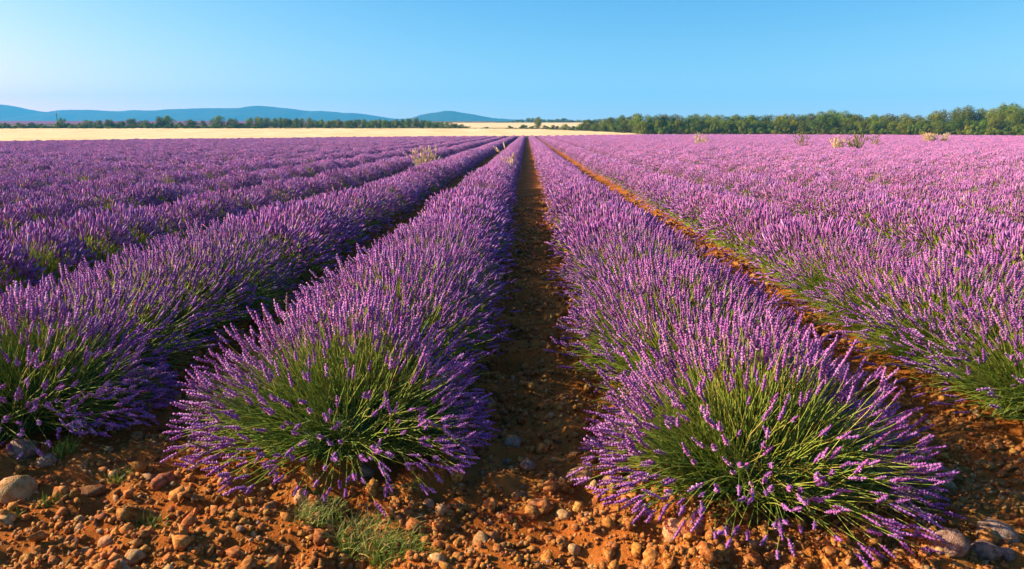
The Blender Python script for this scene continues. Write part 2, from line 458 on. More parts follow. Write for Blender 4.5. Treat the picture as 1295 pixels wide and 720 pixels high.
def add_stems(mb, rs, p0, mid, tip, sides, segs, rad, m=0):
    n = len(p0); ts = np.linspace(0, 1, segs + 1)
    C = [(1 - t) ** 2 * p0 + 2 * t * (1 - t) * mid + t * t * tip for t in ts]
    A, B, _ = frames(tip - p0)
    P = []
    for i, c in enumerate(C):
        r = rad * (1.1 - .4 * ts[i])
        for k in range(sides):
            a = 6.2832 * k / sides
            P.append(c + (A * math.cos(a) + B * math.sin(a)) * r)
    P = np.stack(P, 1)
    F = []
    if sides == 2:
        for i in range(segs): F.append((2 * i, 2 * i + 1, 2 * i + 3, 2 * i + 2))
    else:
        for i in range(segs):
            for k in range(sides):
                k2 = (k + 1) % sides; F.append((i * sides + k, i * sides + k2, (i + 1) * sides + k2, (i + 1) * sides + k))
    F = np.array(F); nv = P.shape[1]
    FF = (F[None] + (np.arange(n) * nv)[:, None, None]).reshape(-1, 4)
    tone = np.clip(rs.normal(.5, .2, n)[:, None] + np.linspace(-.25, .2, nv)[None], 0, 1).reshape(-1)
    mb.add(P, FF, None, tone, m)

def add_leaves(mb, rs, n, rx, ry, rz, p0, mid, tip, lo, hi, ln, wd, m=0):
    i = rs.integers(0, len(p0), n); t = rs.uniform(lo, hi, n)[:, None]
    c = (1 - t) ** 2 * p0[i] + 2 * t * (1 - t) * mid[i] + t * t * tip[i]
    d = (tip[i] - p0[i]); d /= np.linalg.norm(d, axis=1, keepdims=True)
    d = d + rs.normal(0, .45, (n, 3)) + np.array([0, 0, .25]); A, B, D = frames(d)
    th = rs.uniform(0, 6.28, n)[:, None]; A = A * np.cos(th) + B * np.sin(th)
    L = ln * rs.uniform(.6, 1.3, n)[:, None]; W = wd * rs.uniform(.7, 1.3, n)[:, None]
    P = np.stack([c, c + D * L * .45 - A * W, c + D * L, c + D * L * .45 + A * W], 1)
    P[..., 2] = np.maximum(P[..., 2], .0)
    F = (np.array([[0, 1, 2, 3]])[None] + (np.arange(n) * 4)[:, None, None]).reshape(-1, 4)
    mb.add(P, F, None, np.repeat(np.clip(rs.normal(.5, .25, n), 0, 1), 4), m)

def add_core(mb, rs, rx, ry, rz, m=0):
    """the dense woody heart of the bush, a knobbly mound of short leaves"""
    na, ne = 16, 6; V = []
    for j in range(ne + 1):
        e = (math.pi / 2) * j / ne
        for i in range(na):
            a = 6.2832 * i / na; k = rs.uniform(.75, 1.15)
            V.append((rx * k * math.cos(a) * math.cos(e), ry * k * math.sin(a) * math.cos(e), rz * k * math.sin(e) - .01))
    F = [(j * na + i, j * na + (i + 1) % na, (j + 1) * na + (i + 1) % na, (j + 1) * na + i) for j in range(ne) for i in range(na)]
    mb.add(np.array(V), np.array(F), None, rs.uniform(0, .4, len(V)), m)

rs0 = np.random.default_rng(21)
SP_HI = [spike_template(rs0, 6, 8, .108, 8) for _ in range(6)]
SP_MID = [spindle_template(rs0, 4, .10) for _ in range(8)]
SP_FAR = [spindle_template(rs0, 3, .115) for _ in range(8)]
RX, RY, RZ = .64, .62, .59

def bush_hi(seed, n, front_thin=0.0, loose=None, nleaf=3400, RX=RX, RY=RY, RZ=RZ):
    """parts of a near bush; loose = bush position: the 300 spikes that show largest become single pieces"""
    rs = np.random.default_rng(seed)
    p0, mid, tip, sd, nf = make_tips(rs, n, RX, RY, RZ, front_thin, not front_thin)
    st = MB(); add_stems(st, rs, p0, mid, tip, 3, 3, .0022)
    q0, qm, qt, _, _ = make_tips(rs, int(n * .5), RX * .74, RY * .74, RZ * .78, 0); add_stems(st, rs, q0, qm, qt, 3, 2, .002)   # stems without flowers
    fo = MB(); add_core(fo, rs, RX * .42, RY * .42, RZ * .36)
    add_leaves(fo, rs, nleaf, RX, RY, RZ, p0, mid, tip, .12, .62, .055, .0035)
    out = {'stems': st.mesh('stems', [M_STEM]), 'foliage': fo.mesh('foliage', [M_LEAF]), 'loose': []}
    bl = MB(); tip, sd = tip[:nf], sd[:nf]
    if loose is not None:
        dist = np.linalg.norm(tip + np.array(loose) - np.array([0, 0, EYE]), axis=1)
        pick = np.zeros(len(tip), bool); pick[np.argsort(dist)[:300]] = True
        A2, B2, D, ln, wd, tone = add_spikes(MB(), rs, tip[pick], sd[pick], SP_HI, .068)
        for i, p in enumerate(tip[pick]):
            mt = Matrix(((A2[i][0] * wd[i], B2[i][0] * wd[i], D[i][0] * ln[i], p[0]), (A2[i][1] * wd[i], B2[i][1] * wd[i], D[i][1] * ln[i], p[1]),
                         (A2[i][2] * wd[i], B2[i][2] * wd[i], D[i][2] * ln[i], p[2]), (0, 0, 0, 1)))
            out['loose'].append(mt)
        tip, sd = tip[~pick], sd[~pick]
    add_spikes(bl, rs, tip, sd, SP_HI, .068)
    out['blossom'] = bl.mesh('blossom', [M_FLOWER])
    return out

def bush_low(seed, n, templ, length, stem_n, stem_w, nleaf, leafw, single):
    RX = .53 if single else .56; RZ = .48 if single else .54
    rs = np.random.default_rng(seed)
    p0, mid, tip, sd, nf = make_tips(rs, n, RX, RY, RZ, 0, True)
    sn = rs.permutation(len(p0))[:stem_n]
    g = MB(); add_core(g, rs, RX * .52, RY * .55, RZ * .50, 0)
    add_stems(g, rs, p0[sn], mid[sn], tip[sn], 2, 2, stem_w, 0)
    add_leaves(g, rs, nleaf, RX, RY, RZ, p0, mid, tip, .3, .75, .07, leafw, 0)
    b = g if single else MB()
    if single:
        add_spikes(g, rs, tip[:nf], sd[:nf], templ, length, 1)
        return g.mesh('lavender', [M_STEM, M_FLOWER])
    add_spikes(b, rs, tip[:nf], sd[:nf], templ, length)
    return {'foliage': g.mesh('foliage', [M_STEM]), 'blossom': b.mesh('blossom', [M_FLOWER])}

ROWSTART = {0: 3.22, 1: 2.86, -1: 3.45, 2: 3.0}
spots = []                                  # (depth, x, row, place in row)
for k in range(-75, 130):
    xk = ROW0 + RSP * k
    y = ROWSTART.get(k, 3.4 + .25 * math.sin(k * 2.3))
    y = max(y, abs(xk) / .88 - 1.0 if abs(xk) > 4 else y)
    j = 0
    while True:
        u = xk / y
        if y > lav_edge(u) - .5: break
        spots.append((y, xk, k, j))
        y += .70 * rnd.uniform(.9, 1.1); j += 1
def in_view(s): return -.86 < s[1] / s[0] < .83
vis = sorted([s for s in spots if in_view(s)], key=lambda s: s[0] ** 2 + s[1] ** 2)
single_set = set(vis[:300])

HI = [bush_hi(100 + i, 1800) for i in range(3)]
HI_GREEN = bush_hi(110, 1250, .0, None, 4200)
MID = [bush_low(200 + i, 1800, SP_MID, .082, 1100, .0035, 1300, .006, False) for i in range(4)] + [bush_low(210, 1100, SP_MID, .082, 1000, .004, 2000, .007, False)]
FARS = [bush_low(300 + i, 1800, SP_FAR, .084, 1000, .004, 900, .008, True) for i in range(3)] + [bush_low(310, 1100, SP_FAR, .084, 900, .0045, 1400, .009, True)]

SPIKE_MESH = []
for i, (V, F, Tn) in enumerate(SP_HI * 3):
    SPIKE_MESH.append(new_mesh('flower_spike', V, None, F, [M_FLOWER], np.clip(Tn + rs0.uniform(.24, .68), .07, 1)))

ORD = {2: 'second', 3: 'third', 4: 'fourth', 5: 'fifth', 6: 'sixth', 7: 'seventh', 8: 'eighth', 9: 'ninth', 10: 'tenth'}
def row_label(k, j, green):
    side, n = ('wheat', -k + 1) if k <= 0 else ('wooded', k)
    look = 'greenish' if green else 'purple'
    row = 'row bordering the central furrow' if n == 1 else '%s row from the central furrow' % ORD.get(n, 'number %d' % n)
    if k in ROWSTART and j < 9: return '%s lavender bush, %s from end of the %s, %s side' % (look, ORD[j + 1], row, side)
    return '%s lavender bush %s the %s, %s side' % (look, 'further along' if k in ROWSTART else 'in', row, side)
END_LABEL = {0: 'dome-shaped lavender bush ending the row by the central furrow, wheat side, green stalks showing',
             1: 'dome-shaped lavender bush ending the row by the central furrow, wooded side, green stalks showing',
             -1: 'lavender bush ending the second row from the central furrow, wheat side',
             2: 'lavender bush ending the second row from the central furrow, wooded side'}

for s in vis[:300]:
    y, x, k, j = s
    e = bpy.data.objects.new('lavender_bush', None); e.empty_display_size = .2
    col.objects.link(e)
    e.location = (x + rnd.uniform(-.04, .04), y, float(T(y)) + .015)
    dist = math.hypot(x, y)
    if j == 0 and k in (0, 1, -1, 2):
        d = bush_hi(500 + k, 1650, .66 if k in (0, 1) else .45, (x, y, 0) if k in (0, 1) else None, 7000, .64 if k == 1 else .68, .66, .63)
    else:
        e.rotation_euler.z = rnd.choice((0, math.pi)) + rnd.uniform(-.25, .25)
        sz = rnd.uniform(.92, 1.08)
        e.scale = (sz * rnd.uniform(.95, 1.05) * rnd.choice((1, -1)) * (float(np.interp(y, [7, 16], [1.15, 1.0])) * (1 if k in (-1, 0, 1) else .85) if dist >= 7 else 1.05), sz, sz * rnd.uniform(.93, 1.07) * (float(np.interp(y, [5, 14], [1.1, .9])) if dist >= 7 else 1.0))
        if dist < 7.0: d = HI_GREEN if rnd.random() < .3 else rnd.choice(HI)
        else: d = MID[4] if rnd.random() < (.12 + .12 * (vnoise(x * .35, y * .35) > .12)) else MID[rnd.randrange(4)]
    lab = END_LABEL.get(k) if j == 0 and k in END_LABEL else row_label(k, j, d is HI_GREEN or d is MID[4])
    tag(e, None, lab, 'lavender', 'lavender bushes planted in rows')
    for part in ('stems', 'foliage', 'blossom'):
        if part in d: link('stem_mass' if part == 'stems' else part, d[part], e, 'stuff')
    for i, mt in enumerate(d.get('loose', [])):
        o = link('flower_spike', SPIKE_MESH[i % len(SPIKE_MESH)], e); o.matrix_local = mt

def scatter(name, pts, rots, scls, idx, meshes, **kw):
    """one object whose points carry copies of a few source meshes"""
    me = new_mesh(name, pts)
    for nm, ty, arr in (('rot', 'FLOAT_VECTOR', rots), ('scl', 'FLOAT_VECTOR', scls)):
        a = me.attributes.new(nm, ty, 'POINT'); a.data.foreach_set('vector', np.asarray(arr, np.float32).ravel())
    a = me.attributes.new('idx', 'INT', 'POINT'); a.data.foreach_set('value', np.asarray(idx, np.int32))
    o = link(name, me, **kw)
    ng = bpy.data.node_groups.new(name, 'GeometryNodeTree')
    ng.interface.new_socket('Geometry', in_out='INPUT', socket_type='NodeSocketGeometry')
    ng.interface.new_socket('Geometry', in_out='OUTPUT', socket_type='NodeSocketGeometry')
    n, l = ng.nodes, ng.links
    gi = n.new('NodeGroupInput'); go = n.new('NodeGroupOutput'); jn = n.new('GeometryNodeJoinGeometry')
    def attr(nm, ty):
        q = n.new('GeometryNodeInputNamedAttribute'); q.data_type = ty; q.inputs[0].default_value = nm; return q.outputs[0]
    ar, asc, ai = attr('rot', 'FLOAT_VECTOR'), attr('scl', 'FLOAT_VECTOR'), attr('idx', 'INT')
    er = n.new('FunctionNodeEulerToRotation'); l.new(ar, er.inputs[0])
    for k, ms in enumerate(meshes):
        so = bpy.data.objects.new(name + '_piece', ms)
        oi = n.new('GeometryNodeObjectInfo'); oi.inputs[0].default_value = so; oi.inputs['As Instance'].default_value = True
        cp = n.new('FunctionNodeCompare'); cp.data_type = 'INT'; cp.operation = 'EQUAL'
        l.new(ai, cp.inputs[2]); cp.inputs[3].default_value = k
        ip = n.new('GeometryNodeInstanceOnPoints')
        l.new(gi.outputs[0], ip.inputs['Points']); l.new(cp.outputs[0], ip.inputs['Selection']); l.new(oi.outputs['Geometry'], ip.inputs['Instance'])
        l.new(er.outputs[0], ip.inputs['Rotation']); l.new(asc, ip.inputs['Scale']); l.new(ip.outputs[0], jn.inputs[0])
    l.new(jn.outputs[0], go.inputs[0])
    md = o.modifiers.new('scatter', 'NODES'); md.node_group = ng
    return o

rest = [s for s in spots if s not in single_set and in_view(s)]
pa = np.array([(s[1], s[0]) for s in rest])
n = len(pa)
pts = np.stack([pa[:, 0] + rng.uniform(-.05, .05, n), pa[:, 1], T(pa[:, 1])], 1)
rots = np.stack([np.zeros(n), np.zeros(n), rng.integers(0, 2, n) * math.pi + rng.uniform(-.3, .3, n)], 1)
sz = rng.uniform(.96, 1.05, n) * (1 + .08 * fbm(pa[:, 0] * .09, pa[:, 1] * .09, 2))
scl = np.stack([sz * np.where(np.abs(pa[:, 0]) < 2.7, 1, .87), sz, sz * rng.uniform(.92, 1.08, n)], 1)
idx = np.where(rng.random(n) < np.where(vnoise(pa[:, 0] * .22, pa[:, 1] * .22) > .2, .5, .07), 3, rng.integers(0, 3, n))
scatter('lavender_field', pts, rots, scl, idx, FARS, kind='stuff', label='purple lavender field stretching to the far edge')

# ------------------------------------------------------------------ soil clods and stones
def rock(seed, sub=1, rough=.28, flat=.7):
    rs = np.random.default_rng(seed)
    import bmesh
    bm = bmesh.new(); bmesh.ops.create_icosphere(bm, subdivisions=sub, radius=1)
    V = np.array([v.co[:] for v in bm.verts]); F = np.array([[v.index for v in f.verts] for f in bm.faces]); bm.free()
    c = rs.normal(0, 1, (9, 3)); c /= np.linalg.norm(c, axis=1, keepdims=True)
    k = np.ones(len(V))
    for ci in c: k += rough * .55 * np.clip(V @ ci - .35, 0, 1) * rs.choice((-1, 1))
    # a few chopped planes give it faces
    for i in range(7):
        ci = rs.normal(0, 1, 3); ci /= np.linalg.norm(ci); lim = rs.uniform(.55, .82)
        d = (V * k[:, None]) @ ci
        k = np.where(d > lim, k * lim / np.maximum(d, 1e-6) * .8 + k * .2, k)
    k += rs.normal(0, rough * (.24 if sub == 1 else .1), len(V))
    V = V * k[:, None] * np.array([1, rs.uniform(.7, .95), flat * rs.uniform(.85, 1.1)])
    return V, F
CLODS = [new_mesh('clod', *(lambda r: (r[0], None, r[1]))(rock(40 + i, 1, .85, .75)), mats=[M_CLOD]) for i in range(8)]
CLODS += [new_mesh('clod', *(lambda r: (r[0], None, r[1]))(rock(60 + i, 1, .45, .7)), mats=[M_STONE]) for i in range(3)]

def free_of_row(x, y, m=.35):
    ph = (x - ROW0) / RSP; return np.abs(ph - np.round(ph)) * RSP > m
N = 215000
v = rng.random(N)
yy = 1.35 + 16 * v ** 2.6
hw = .80 * yy + 1.3
xx = rng.uniform(-1, 1, N) * hw
ok = (free_of_row(xx, yy) | (yy < 2.9))
dens = np.clip(.72 + 1.0 * fbm(xx * 1.3, yy * 1.3, 2), .42, 1)
ok &= rng.random(N) < dens
xx, yy = xx[ok], yy[ok]; N = len(xx)
size = .0075 * rng.lognormal(0, .6, N) * (1 + .16 * np.clip(yy - 2, 0, 8))
size = np.clip(size, .003, .042)
zz = ground_z(xx, yy) + size * .25
scatter('soil_clods', np.stack([xx, yy, zz], 1), rng.uniform(0, 6.28, (N, 3)) * np.array([.12, .12, 1]),
        size[:, None] * rng.uniform(.8, 1.2, (N, 3)), np.where(rng.random(N) < .09, rng.integers(8, 11, N), rng.integers(0, 8, N)), CLODS,
        kind='stuff', label='crumbly orange soil clods and gravel covering bare ground')

def stone_mesh(seed, mat, sub=2):
    V, F = rock(seed, sub, .45, .72)
    return new_mesh('stone', V, None, F, [mat], smooth=True)
ST = {'p': [stone_mesh(70 + i, M_STONE) for i in range(6)], 'g': [stone_mesh(80 + i, M_STONE_GREY) for i in range(4)], 'r': [stone_mesh(90 + i, M_STONE_RED) for i in range(4)]}
def stone(px, py, wpx, c, label, group=None, asp=1.0, rot=None):
    x, y = px2g(px, py)
    d = math.sqrt(x * x + y * y + EYE * EYE)
    r = .5 * wpx * d / FPX / .95
    o = bpy.data.objects.new('stone', rnd.choice(ST[c])); col.objects.link(o)
    o.scale = (r, r * rnd.uniform(.85, 1.1), r * asp)
    o.location = (x, y, float(ground_z(x, y)) + r * .14)
    o.rotation_euler = (rnd.uniform(-.25, .25), rnd.uniform(-.25, .25), rnd.uniform(0, 6.28) if rot is None else rot)
    tag(o, None, label, 'stone', group)
    return (x, y, r)
placed = []
for a in [(22, 626, 44, 'p', 'big ochre boulder-like stone at the foot of the second wheat-side row', None, 1.5),
          (735, 600, 36, 'p', 'largest pale round stone in the mouth of the central furrow', None, 1.05),
          (710, 614, 17, 'p', 'small cream pebble right beside the large round furrow stone'),
          (771, 609, 20, 'p', 'upright pale stone between the furrow and the drooping lavender tips', None, 1.3),
          (727, 569, 19, 'r', 'orange stone just behind the large round furrow stone'),
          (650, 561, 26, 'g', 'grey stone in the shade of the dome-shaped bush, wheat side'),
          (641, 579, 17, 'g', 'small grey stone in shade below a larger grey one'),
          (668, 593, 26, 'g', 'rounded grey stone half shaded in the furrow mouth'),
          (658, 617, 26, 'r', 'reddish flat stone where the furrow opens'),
          (852, 682, 34, 'p', 'pale angular stone under drooping lavender tips, wooded side'),
          (872, 684, 38, 'r', 'rust coloured rock next to a pale angular stone'),
          (1197, 712, 42, 'g', 'broad grey stone beneath the spreading bush tips'),
          (1240, 706, 32, 'g', 'blocky grey stone in the middle of a cluster beside the bush'),
          (1258, 683, 40, 'g', 'flat grey stone at the back of a cluster beside the bush'),
          (1270, 706, 18, 'g', 'smallest grey stone of the cluster beside the bush'),
          (206, 618, 30, 'r', 'brownish red stone near purple tips trailing on the soil'),
          (381, 629, 26, 'p', 'ochre stone with grass growing against its side', None, 1.1),
          (342, 639, 24, 'p', 'cream flat stone left of the grassy tuft'),
          (462, 598, 22, 'g', 'tan stone tucked against the dome-shaped bush foot'),
          (428, 628, 15, 'r', 'small orange stone behind the yellowish grass tuft'),
          (542, 629, 20, 'p', 'pink-tinged stone where bush shadow meets sunlit soil'),
          (608, 681, 24, 'p', 'elongated pale stone lying in a soil hollow', None, .8),
          (713, 650, 22, 'p', 'pointed cream stone on the sunlit soil before the furrow'),
          (739, 660, 18, 'p', 'yellowish round stone beside a smooth patch of soil'),
          (726, 683, 20, 'p', 'buff stone in front of the smooth soil patch'),
          (679, 640, 20, 'r', 'orange clump-shaped stone in front of the furrow'),
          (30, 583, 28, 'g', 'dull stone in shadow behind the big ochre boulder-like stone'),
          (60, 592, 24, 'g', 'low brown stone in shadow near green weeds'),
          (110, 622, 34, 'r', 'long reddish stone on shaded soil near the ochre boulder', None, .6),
          (340, 700, 16, 'p', 'small cream stone on soil below the grass patch'),
          (555, 712, 22, 'p', 'yellow stone to the right of the green grass tuft'),
          (135, 684, 20, 'p', 'flat whitish chip on the open orange soil'),
          (105, 683, 16, 'p', 'small off-white chip beside a flat whitish one'),
          (920, 702, 18, 'r', 'dark orange stone at the foot of the wooded-side dome bush'),
          (1100, 706, 26, 'r', 'orange lump of stone below the wooded-side dome bush')]:
    placed.append(stone(*a))
cnt = 0
while cnt < 210:
    px, py = rnd.uniform(0, 1295), 560 + 160 * rnd.random() ** .7
    if rnd.random() < .22: px, py = rnd.uniform(625, 735), rnd.uniform(330, 600)
    x, y = px2g(px, py)
    inrow = abs(((x - ROW0) / RSP) - round((x - ROW0) / RSP)) * RSP < .42
    if inrow and y > 2.75: continue
    if any((x - a) ** 2 + (y - b) ** 2 < (c + .02) ** 2 for a, b, c in placed): continue
    c = rnd.choices('pgr', (.55, .12, .33))[0]
    w = min(20, 6.5 * rnd.lognormvariate(0, .4)) * (1.0 if py > 520 else .8)
    g = 'small stones strewn in the furrow' if y > 3.2 else 'small stones strewn on the open soil'
    kind = {'p': 'pale', 'g': 'grey', 'r': 'rusty'}[c]
    lab = ('small %s stone lying in the stony furrow between lavender rows' if y > 3.2 else 'small %s stone among orange clods in front of the lavender rows') % kind
    placed.append(stone(px, py, w, c, lab, g, rnd.uniform(.7, 1.1))); cnt += 1

# ------------------------------------------------------------------ grass and weeds
def tuft_mesh(seed, n, rad, h, w, mat, lean=.6, heads=0, tlo=0, thi=1, segs=3):
    rs = np.random.default_rng(seed); mb = MB()
    a = rs.uniform(0, 6.28, n); r = rad * np.sqrt(rs.random(n))
    b = np.stack([r * np.cos(a), r * np.sin(a), np.zeros(n) - .01], 1)
    az = rs.uniform(0, 6.28, n); L = h * rs.uniform(.45, 1.15, n); ln = lean * rs.uniform(.1, 1.2, n)
    tip = b + np.stack([np.cos(az) * ln * L, np.sin(az) * ln * L, L * (1 - .35 * ln)], 1)
    mid = b * .5 + tip * .5 + np.stack([-.2 * np.cos(az) * ln * L, -.2 * np.sin(az) * ln * L, .18 * L], 1)
    ts = np.linspace(0, 1, segs + 1)
    s = np.stack([-np.sin(az + .6), np.cos(az + .6), np.zeros(n)], 1)
    P = []
    for t in ts:
        c = (1 - t) ** 2 * b + 2 * t * (1 - t) * mid + t * t * tip
        ww = w * (1 - .85 * t); P += [c - s * ww, c + s * ww]
    P = np.stack(P, 1); F = np.array([(2 * i, 2 * i + 1, 2 * i + 3, 2 * i + 2) for i in range(segs)])
    FF = (F[None] + (np.arange(n) * P.shape[1])[:, None, None]).reshape(-1, 4)
    tn = np.clip(rs.uniform(tlo, thi, n)[:, None] + np.linspace(-.1, .2, P.shape[1])[None], 0, 1)
    mb.add(P, FF, None, tn.reshape(-1))
    if heads:
        i = rs.choice(n, heads, replace=False); add_spikes(mb, rs, tip[i], (tip - mid)[i] + np.array([0, 0, .05]), SP_MID, h * .26)
    return mb.mesh('blades', [mat])
def tuft(px, py, rad, h, n, seed, label, mat=M_GRASS, tlo=0, thi=1, lean=.8, w=.0028, group=None):
    x, y = px2g(px, py)
    o = link('grass_tuft', tuft_mesh(seed, n, rad, h, w, mat, lean, 0, tlo, thi), None, None, label, 'grass', group, (x, y, float(ground_z(x, y))))
tuft(466, 670, .13, .10, 420, 1, 'widest tuft of yellow-green grass on soil before the wheat-side dome bush', tlo=.2, thi=1, lean=1.1)
tuft(500, 692, .10, .085, 260, 2, 'bright green grass tuft adjoining the widest tuft', tlo=0, thi=.7, lean=1.1)
tuft(402, 650, .10, .075, 260, 3, 'short olive grass tuft below the grass-hugged ochre stone', tlo=.2, thi=.9, lean=1.1)
tuft(404, 626, .04, .07, 60, 4, 'dark green grass growing against an ochre stone', tlo=0, thi=.5)
tuft(540, 694, .035, .06, 34, 5, 'few green blades on soil right of the grass patch', tlo=0, thi=.5)
tuft(190, 660, .05, .06, 60, 6, 'low green grass tuft on the sunlit soil slope', tlo=0, thi=.6)
tuft(62, 640, .035, .06, 40, 7, 'small green weed in front of the big ochre stone', tlo=0, thi=.4)
tuft(14, 652, .035, .045, 36, 8, 'tiny green sprout at the soil left of the ochre stone', tlo=0, thi=.5)
tuft(82, 582, .05, .09, 60, 9, 'green weed in shadow below the second wheat-side row', tlo=0, thi=.5)
tuft(150, 604, .06, .06, 60, 10, 'sparse shaded grass between the two wheat-side row ends', tlo=0, thi=.6)
tuft(520, 622, .03, .05, 30, 11, 'small grass sprig at the shadow edge below the dome bush', tlo=0, thi=.6)
tuft(598, 690, .025, .035, 24, 12, 'tiny green sprig beside the elongated pale stone', tlo=0, thi=.3)

def weed(px, py, depth, w, h, n, seed, mat, label, heads, name='dry_weed'):
    x = px_at(px, depth)
    e = bpy.data.objects.new(name, None); col.objects.link(e); e.location = (x, depth, float(T(depth)) + .1)
    tag(e, None, label, 'weed')
    link('blades', tuft_mesh(seed, n, w * .5, h, .012, mat, .35, heads), e, 'stuff')
weed(536, 205, 24, .7, .72, 110, 31, M_DRY, 'cream dry weed clump poking out of a wheat-side lavender row', 70)
weed(645, 205, 22, .22, .85, 20, 32, M_DRY, 'tiny pale dry sprig in the row beside the central furrow', 12)
weed(887, 181, 58, .7, 1.0, 120, 33, M_DRY, 'small white dry weed far out in the wooded-side lavender', 60)
weed(1062, 189, 42, .5, .85, 110, 34, M_DRY, 'tall tan dry weed clump beside a green one in the lavender', 80)
weed(1085, 194, 42, .7, 1.0, 130, 35, M_GREENWEED, 'low yellow-green weed clump beside a tall tan one', 60, 'green_weed')
weed(1016, 186, 50, .6, 1.05, 70, 36, M_GREENWEED, 'thin olive weed standing alone in the lavender', 30, 'green_weed')
weed(1177, 177, 72, 1.2, .95, 240, 37, M_DRY, 'widest cream dry weed patch before the woodland', 200)
weed(1196, 177, 72, .5, 1.0, 120, 38, M_DRY, 'narrow cream dry weed just beside the widest patch', 70)
weed(1108, 184, 55, .7, .95, 60, 39, M_GREENWEED, 'faint green weed further behind the tan clump', 20, 'green_weed')

# ------------------------------------------------------------------ trees
def tree_meshes(seed, nclump=20, nleaf=4200, leaf=.042, wide=.5, base=.16):
    rs = np.random.default_rng(seed)
    cl = []
    for i in range(nclump):
        a = rs.uniform(0, 6.28); z = base + .1 + (.78 - base) * ((i + .5) / nclump)
        t = (z - base) / (1 - base); rr = wide * math.sqrt(max(.05, 1 - (2 * t - .85) ** 2 * .9)) * rs.uniform(.25, .78)
        cl.append((rr * math.cos(a), rr * math.sin(a), z, rs.uniform(.13, .21)))
    cl = np.array(cl)
    wgt = cl[:, 3] ** 2; wgt /= wgt.sum()
    i = rs.choice(nclump, nleaf, p=wgt)
    d = rs.normal(0, 1, (nleaf, 3)); d[:, 2] += .25; d /= np.linalg.norm(d, axis=1, keepdims=True)
    p = cl[i, :3] + d * (cl[i, 3] * rs.uniform(.55, 1.12, nleaf) ** .7)[:, None]
    nr = d + rs.normal(0, .4, (nleaf, 3)); A, B, D = frames(nr)
    s = leaf * rs.uniform(.55, 1.25, nleaf)[:, None]; th = rs.uniform(0, 6.28, nleaf)[:, None]
    A2 = A * np.cos(th) + B * np.sin(th); B2 = -A * np.sin(th) + B * np.cos(th)
    P = np.stack([p - A2 * s * .5, p - B2 * s * .32, p + A2 * s * .5 + D * s * .15, p + B2 * s * .32], 1)
    F = (np.array([[0, 1, 2, 3]])[None] + (np.arange(nleaf) * 4)[:, None, None]).reshape(-1, 4)
    mb = MB(); tone = np.clip(rs.normal(.45, .16, nclump)[i] + rs.normal(0, .15, nleaf), 0, 1)
    mb.add(P, F, None, np.repeat(tone, 4))
    tk = MB()
    def limb(a, b, r0, r1):
        a, b = np.array(a), np.array(b); A, B, D = frames((b - a)[None]); V = []
        for t, r in ((0, r0), (.5, (r0 + r1) / 2 * .95), (1, r1)):
            for q in range(6):
                g = 6.2832 * q / 6; V.append(a + (b - a) * t + (A[0] * math.cos(g) + B[0] * math.sin(g)) * r)
        Fq = [(j * 6 + q, j * 6 + (q + 1) % 6, (j + 1) * 6 + (q + 1) % 6, (j + 1) * 6 + q) for j in range(2) for q in range(6)]
        tk.add(np.array(V), np.array(Fq), None, rs.random(18))
    top = np.array([rs.normal(0, .02), rs.normal(0, .02), .42])
    limb((0, 0, -.03), top, .038, .024)
    for c in cl[rs.choice(nclump, 7, replace=False)]: limb(top * rs.uniform(.6, 1), c[:3], .018, .006)
    return mb.mesh('crown', [M_CROWN]), tk.mesh('trunk', [M_BARK])
TREES = [tree_meshes(600 + i, 18 + i % 4 * 3, 4200, .042, .42 + .05 * (i % 3), .10) for i in range(6)]
SHRUBS = [tree_meshes(620 + i, 14, 2600, .07, .62, .02) for i in range(3)]
def tree(px, depth, ytop, wpx, label, group, kind='t', name='oak_tree', cat='tree'):
    x = px_at(px, depth); z0 = float(T(depth)) - .05
    h = EYE + (165 - ytop) / FPX * depth - z0
    w = wpx / FPX * depth
    cm, tm = rnd.choice(TREES if kind == 't' else SHRUBS)
    e = bpy.data.objects.new(name, None); col.objects.link(e)
    e.location = (x, depth, z0); e.rotation_euler.z = rnd.uniform(0, 6.28)
    sw = w / (1.15 if kind == 't' else 1.4); e.scale = (sw, sw, h * 1.02)
    tag(e, None, label, cat, group)
    link('crown', cm, e); link('trunk', tm, e)
def prof(pts):
    a = np.array(pts, float); return lambda x: float(np.interp(x, a[:, 0], a[:, 1]))
# woodland on the right: two ranks of oaks with lower ones in front
top_r = prof([(740, 156.5), (760, 152), (780, 149), (797, 145.5), (815, 147), (835, 146.5), (880, 147), (905, 146), (940, 148), (985, 147), (1020, 146), (1045, 142), (1065, 142.5), (1090, 148), (1130, 146), (1150, 147.5), (1165, 150), (1185, 142), (1205, 139), (1225, 138), (1245, 141), (1265, 134.5), (1290, 134), (1330, 133), (1420, 134)])
WL = ('oak tree in the woodland belt, back rank rising above the others', 'oak tree in the woodland belt, front rank at the lavender edge', 'low bush at the woodland foot along the lavender edge')
px = 738
while px < 1400:
    u = (px - 666) / FPX; D = float(lav_edge(u))
    D = max(D, float(np.interp(px, [738, 815, 830], [225, 188, 0])) - 10)
    tree(px, D + rnd.uniform(13, 20), top_r(px) + rnd.uniform(-.8, 1.2), rnd.uniform(26, 40), WL[0], 'woodland oaks, back rank')
    px += rnd.uniform(9, 15)
px = 812
while px < 1400:
    u = (px - 666) / FPX; D = float(lav_edge(u))
    tp = top_r(px); tree(px, D + rnd.uniform(5, 9), tp + (168 - tp) * rnd.uniform(.12, .5), rnd.uniform(20, 34), WL[1], 'woodland oaks, front rank')
    px += rnd.uniform(9, 16)
px = 815
while px < 1400:
    u = (px - 666) / FPX; D = float(lav_edge(u))
    tree(px, D + rnd.uniform(2.5, 4), 165 + rnd.uniform(-8, 1), rnd.uniform(14, 24), WL[2], 'bushes at the woodland foot', 's', 'oak_bush', 'bush')
    px += rnd.uniform(8, 17)
